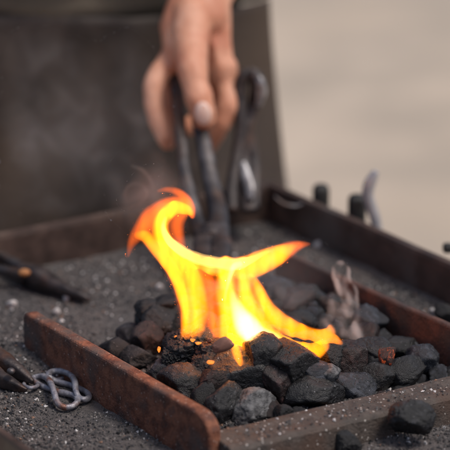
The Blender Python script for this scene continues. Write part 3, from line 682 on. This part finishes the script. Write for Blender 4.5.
wire('s_link', C_, [.006, .005, .004, .004, .004, .003, .003, .004, .005, .006], .0021, False, 'thin rear hook-shaped link behind the other two')
bm = bmesh.new(); P = [at(31+7*math.cos(a), 384.5+3.2*math.sin(a), .005+.002*math.sin(a)) for a in [2*math.pi*k/30 for k in range(30)]]
tube(bm, P, [.0017]*30, 10, closed=True); o = from_bm('small_ring', bm, m_link); tag(o, 'small steel ring held at the tips of the pliers', 'ring')

# ------------------------------------------------------------------ the smith
ps = empty('person', Vector((-.17, .3, -.95)), 'person in a dark leather apron standing behind the forge, bare hand gripping tongs', 'person')
def ball(bm, p, r, sub=3, sc_=(1, 1, 1)):
    bmesh.ops.create_icosphere(bm, subdivisions=sub, radius=1, matrix=Matrix.Translation(p) @ Matrix.Diagonal((r*sc_[0], r*sc_[1], r*sc_[2], 1)))
def limb(bm, pts, seg=18):
    """tapered capsule chain of (Vector, r)"""
    pts = [(Vector(p), r) for p, r in pts]
    for (a, ra), (b, rb) in zip(pts, pts[1:]):
        d = b-a; q = d.to_track_quat('Z', 'Y').to_matrix().to_4x4()
        bmesh.ops.create_cone(bm, cap_ends=True, segments=seg, radius1=ra, radius2=rb, depth=d.length, matrix=Matrix.Translation((a+b)/2) @ q)
    for p, r in pts: ball(bm, p, r)
def H_(x, y, Y, r): return (aty(x, y, Y), r*.001)
bm = bmesh.new()
px0, py0 = -.17, .36
wrist = aty(200, -6, .07)
elbow = Vector((.10, .27, .40)); sh = Vector((.07, .33, .74))
limb(bm, [(sh, .062), (elbow, .048), (elbow.lerp(wrist, .35), .044), (wrist, .031)])
limb(bm, [(wrist, .031), H_(199, 14, .05, 30)])
# palm and thumb base
limb(bm, [H_(190, 6, .055, 23), H_(181, 26, .04, 21), H_(181, 44, .028, 19), H_(184, 58, .015, 16)])
limb(bm, [H_(208, 8, .06, 23), H_(211, 32, .05, 20), H_(216, 55, .042, 17), H_(222, 72, .036, 14.5)])
limb(bm, [H_(196, 30, .055, 23), H_(200, 60, .052, 19), H_(202, 85, .05, 14)])
# thumb: metacarpal ridge, knuckle, tip
limb(bm, [H_(192, 16, .03, 20), H_(191, 42, .008, 18), H_(192, 62, -.014, 15.2), H_(193, 72, -.022, 15.6), H_(195.5, 86, -.032, 13.2), H_(199, 99, -.040, 13.8), H_(202.5, 112, -.043, 12.8), H_(204, 119, -.042, 11)])
# index finger (viewer's right)
limb(bm, [H_(222, 68, .036, 15.5), H_(226, 84, .032, 11.8), H_(229, 98, .020, 11.6), H_(229, 106, .016, 12.2), H_(221, 122, .012, 10.6), H_(213, 138, .016, 9.8), H_(208, 148, .024, 8.5)])
# middle, ring, little fingers wrapping round behind the reins to the viewer's left
limb(bm, [H_(212, 70, .06, 15), H_(218, 96, .052, 12), H_(205, 118, .048, 11), H_(190, 126, .036, 10), H_(180, 126, .02, 9)])
limb(bm, [H_(173, 58, .03, 13), H_(161, 72, .012, 11), H_(153.5, 86, -.002, 11), H_(153.5, 102, -.008, 9.6), H_(158, 122, -.014, 9.8), H_(165, 138, -.018, 8.6), H_(168, 143, -.018, 7.5)])
limb(bm, [H_(178, 66, .04, 12), H_(169, 84, .032, 9.5), H_(168, 104, .024, 9), H_(171, 122, .016, 8.6), H_(176, 134, .014, 7.5)])
# tendons on the back of the hand
limb(bm, [H_(205, 8, .0385, 4), H_(209, 30, .0325, 4), H_(215, 52, .028, 4), H_(221, 68, .024, 4)], 10)
# rest of the body
hd = Vector((px0, .28, 1.02))
limb(bm, [(Vector((px0, py0, -.02)), .15), (Vector((px0, py0, .25)), .14), (Vector((px0, py0, .5)), .15), (Vector((px0, py0-.01, .66)), .13), (Vector((px0, py0-.03, .82)), .062), (hd-Vector((0, 0, .05)), .06)])
limb(bm, [(Vector((px0-.17, py0, .74)), .065), (Vector((px0, py0, .74)), .10), (sh, .065)])
for s in (-1, 1): limb(bm, [(Vector((px0+s*.09, py0, -.05)), .095), (Vector((px0+s*.10, py0, -.45)), .068), (Vector((px0+s*.10, py0+.02, -.88)), .042), (Vector((px0+s*.10, py0-.13, -.92)), .03)])
limb(bm, [(Vector((px0-.17, py0, .74)), .062), (Vector((px0-.27, py0-.02, .42)), .048), (Vector((px0-.24, py0-.2, .2)), .032), (Vector((px0-.22, py0-.23, .14)), .032)])
for k in range(4): limb(bm, [(Vector((px0-.24+k*.018, py0-.23, .13)), .012), (Vector((px0-.235+k*.018, py0-.245, .08)), .0105), (Vector((px0-.23+k*.018, py0-.225, .045+.006*abs(k-1.5))), .009)])
limb(bm, [(Vector((px0-.19, py0-.24, .15)), .014), (Vector((px0-.165, py0-.255, .11)), .011), (Vector((px0-.16, py0-.25, .08)), .010)])
ball(bm, hd, .105, 4, (.82, .95, 1.2)); ball(bm, hd+Vector((0, -.1, -.02)), .018, 3, (.8, 1, 1.4))
for s in (-1, 1): ball(bm, hd+Vector((s*.088, 0, -.01)), .022, 3, (.4, .8, 1.3))
ball(bm, hd+Vector((0, -.088, -.065)), .022, 3, (1.3, .5, .4))
body = from_bm('body', bm, m_skin, ps)
rm = body.modifiers.new('skin', 'REMESH'); rm.mode = 'VOXEL'; rm.voxel_size = .0024; rm.use_smooth_shade = True
sm_ = body.modifiers.new('soft', 'SMOOTH'); sm_.factor = .6; sm_.iterations = 3
t = bpy.data.textures.new('knuckles', 'CLOUDS'); t.noise_scale = .018; t.noise_depth = 2
dp = body.modifiers.new('d', 'DISPLACE'); dp.texture = t; dp.strength = .0028; dp.texture_coords = 'GLOBAL'
for s in (-1, 1):
    bm = bmesh.new(); ball(bm, hd+Vector((s*.034, -.086, .01)), .012); from_bm('eye', bm, m_nail, ps)
bm = bmesh.new(); ball(bm, hd+Vector((0, .018, .03)), .112, 4, (.84, .92, 1.12)); 
for v in bm.verts:
    v.co += v.normal*.006*noise.noise(v.co*40)
from_bm('hair', bm, m_hair, ps)
# thumbnail
bm = bmesh.new(); c = aty(203, 113.5, -.0558)
bmesh.ops.create_uvsphere(bm, u_segments=24, v_segments=16, radius=1, matrix=Matrix.Translation(c) @ Matrix.Rotation(R(-6), 4, 'Y') @ Matrix.Rotation(R(4), 4, 'X') @ Matrix.Diagonal((.0080, .0036, .0118, 1)))
from_bm('thumbnail', bm, m_nail, ps)
# clothing
def drape(name, x0, x1, z0, z1, yf, mat, th=.004, nx=110, nz=90, foldamp=.014, seed=0.0, flare=0.0, closed=False):
    bm = bmesh.new(); fr = []; bk = []
    for j in range(nz+1):
        rf = []; rb = []; z = z0+(z1-z0)*j/nz
        for i in range(nx+1):
            s = i/nx; xx = x0+(x1-x0)*s; c = (x0+x1)/2; hw = (x1-x0)/2; a = (xx-c)/hw
            xx = c+(xx-c)*(1+flare*max(0, (z1-z)/(z1-z0))**1.3)
            y = yf(a, z)-foldamp*noise.noise(Vector((xx*9+seed, z*2.2, seed)))-foldamp*.5*noise.noise(Vector((xx*26, z*7, seed+3)))
            rf.append(bm.verts.new((xx, y, z))); rb.append(bm.verts.new((xx*.999, y+th, z)))
        fr.append(rf); bk.append(rb)
    for j in range(nz):
        for i in range(nx):
            bm.faces.new((fr[j][i], fr[j][i+1], fr[j+1][i+1], fr[j+1][i])); bm.faces.new((bk[j][i], bk[j+1][i], bk[j+1][i+1], bk[j][i+1]))
    for i in range(nx):
        bm.faces.new((fr[0][i], bk[0][i], bk[0][i+1], fr[0][i+1])); bm.faces.new((fr[nz][i], fr[nz][i+1], bk[nz][i+1], bk[nz][i]))
    for j in range(nz):
        bm.faces.new((fr[j][0], fr[j+1][0], bk[j+1][0], bk[j][0])); bm.faces.new((fr[j][nx], bk[j][nx], bk[j+1][nx], fr[j+1][nx]))
    return from_bm(name, bm, mat, ps)
apx = aty(270, 60, .26).x
drape('apron', px0*2-apx, apx, -.62, .178, lambda a, z: .19+.09*a**4, m_apron, flare=.52, seed=3)
drape('apron_bib', px0*2-apx+.08, apx-.06, .215, .62, lambda a, z: .185+.05*a**4, m_apron, seed=5, nz=40)
# waist roll and shirt
bm = bmesh.new(); P = [Vector((px0+.222*math.cos(a), py0+.005+.16*math.sin(a), .192+.004*math.sin(5*a))) for a in [2*math.pi*k/80 for k in range(80)]]
tube(bm, P, [.019+.004*noise.noise(p*9) for p in P], 14, .7, closed=True); from_bm('belt', bm, m_cloth, ps)
bm = bmesh.new(); limb(bm, [(Vector((px0, py0, .19)), .170), (Vector((px0, py0, .5)), .170), (Vector((px0, py0, .66)), .15), (Vector((px0, py0, .78)), .075)], 40)
limb(bm, [(sh-Vector((0.02, 0, 0)), .075), (elbow+Vector((0, .005, .02)), .066)], 30); limb(bm, [(Vector((px0-.16, py0, .74)), .078), (Vector((px0-.27, py0-.02, .43)), .066)], 30)
o = from_bm('shirt', bm, m_cloth, ps); rm = o.modifiers.new('r', 'REMESH'); rm.mode = 'VOXEL'; rm.voxel_size = .007; rm.use_smooth_shade = True; s_ = o.modifiers.new('s', 'SMOOTH'); s_.iterations = 6
bm = bmesh.new()
limb(bm, [(Vector((px0-.05, py0, .16)), .14), (Vector((px0+.05, py0, .16)), .14), (Vector((px0, py0, .0)), .16)], 40)
for s in (-1, 1): limb(bm, [(Vector((px0+s*.085, py0, -.03)), .112), (Vector((px0+s*.10, py0, -.45)), .085), (Vector((px0+s*.10, py0+.02, -.86)), .066)], 30)
o = from_bm('trousers', bm, m_trouser, ps); rm = o.modifiers.new('r', 'REMESH'); rm.mode = 'VOXEL'; rm.voxel_size = .008; rm.use_smooth_shade = True
for s in (-1, 1):
    bm = bmesh.new(); limb(bm, [(Vector((px0+s*.10, py0+.03, -.905)), .042), (Vector((px0+s*.10, py0-.14, -.91)), .036)], 24); from_bm('boot', bm, m_black, ps)
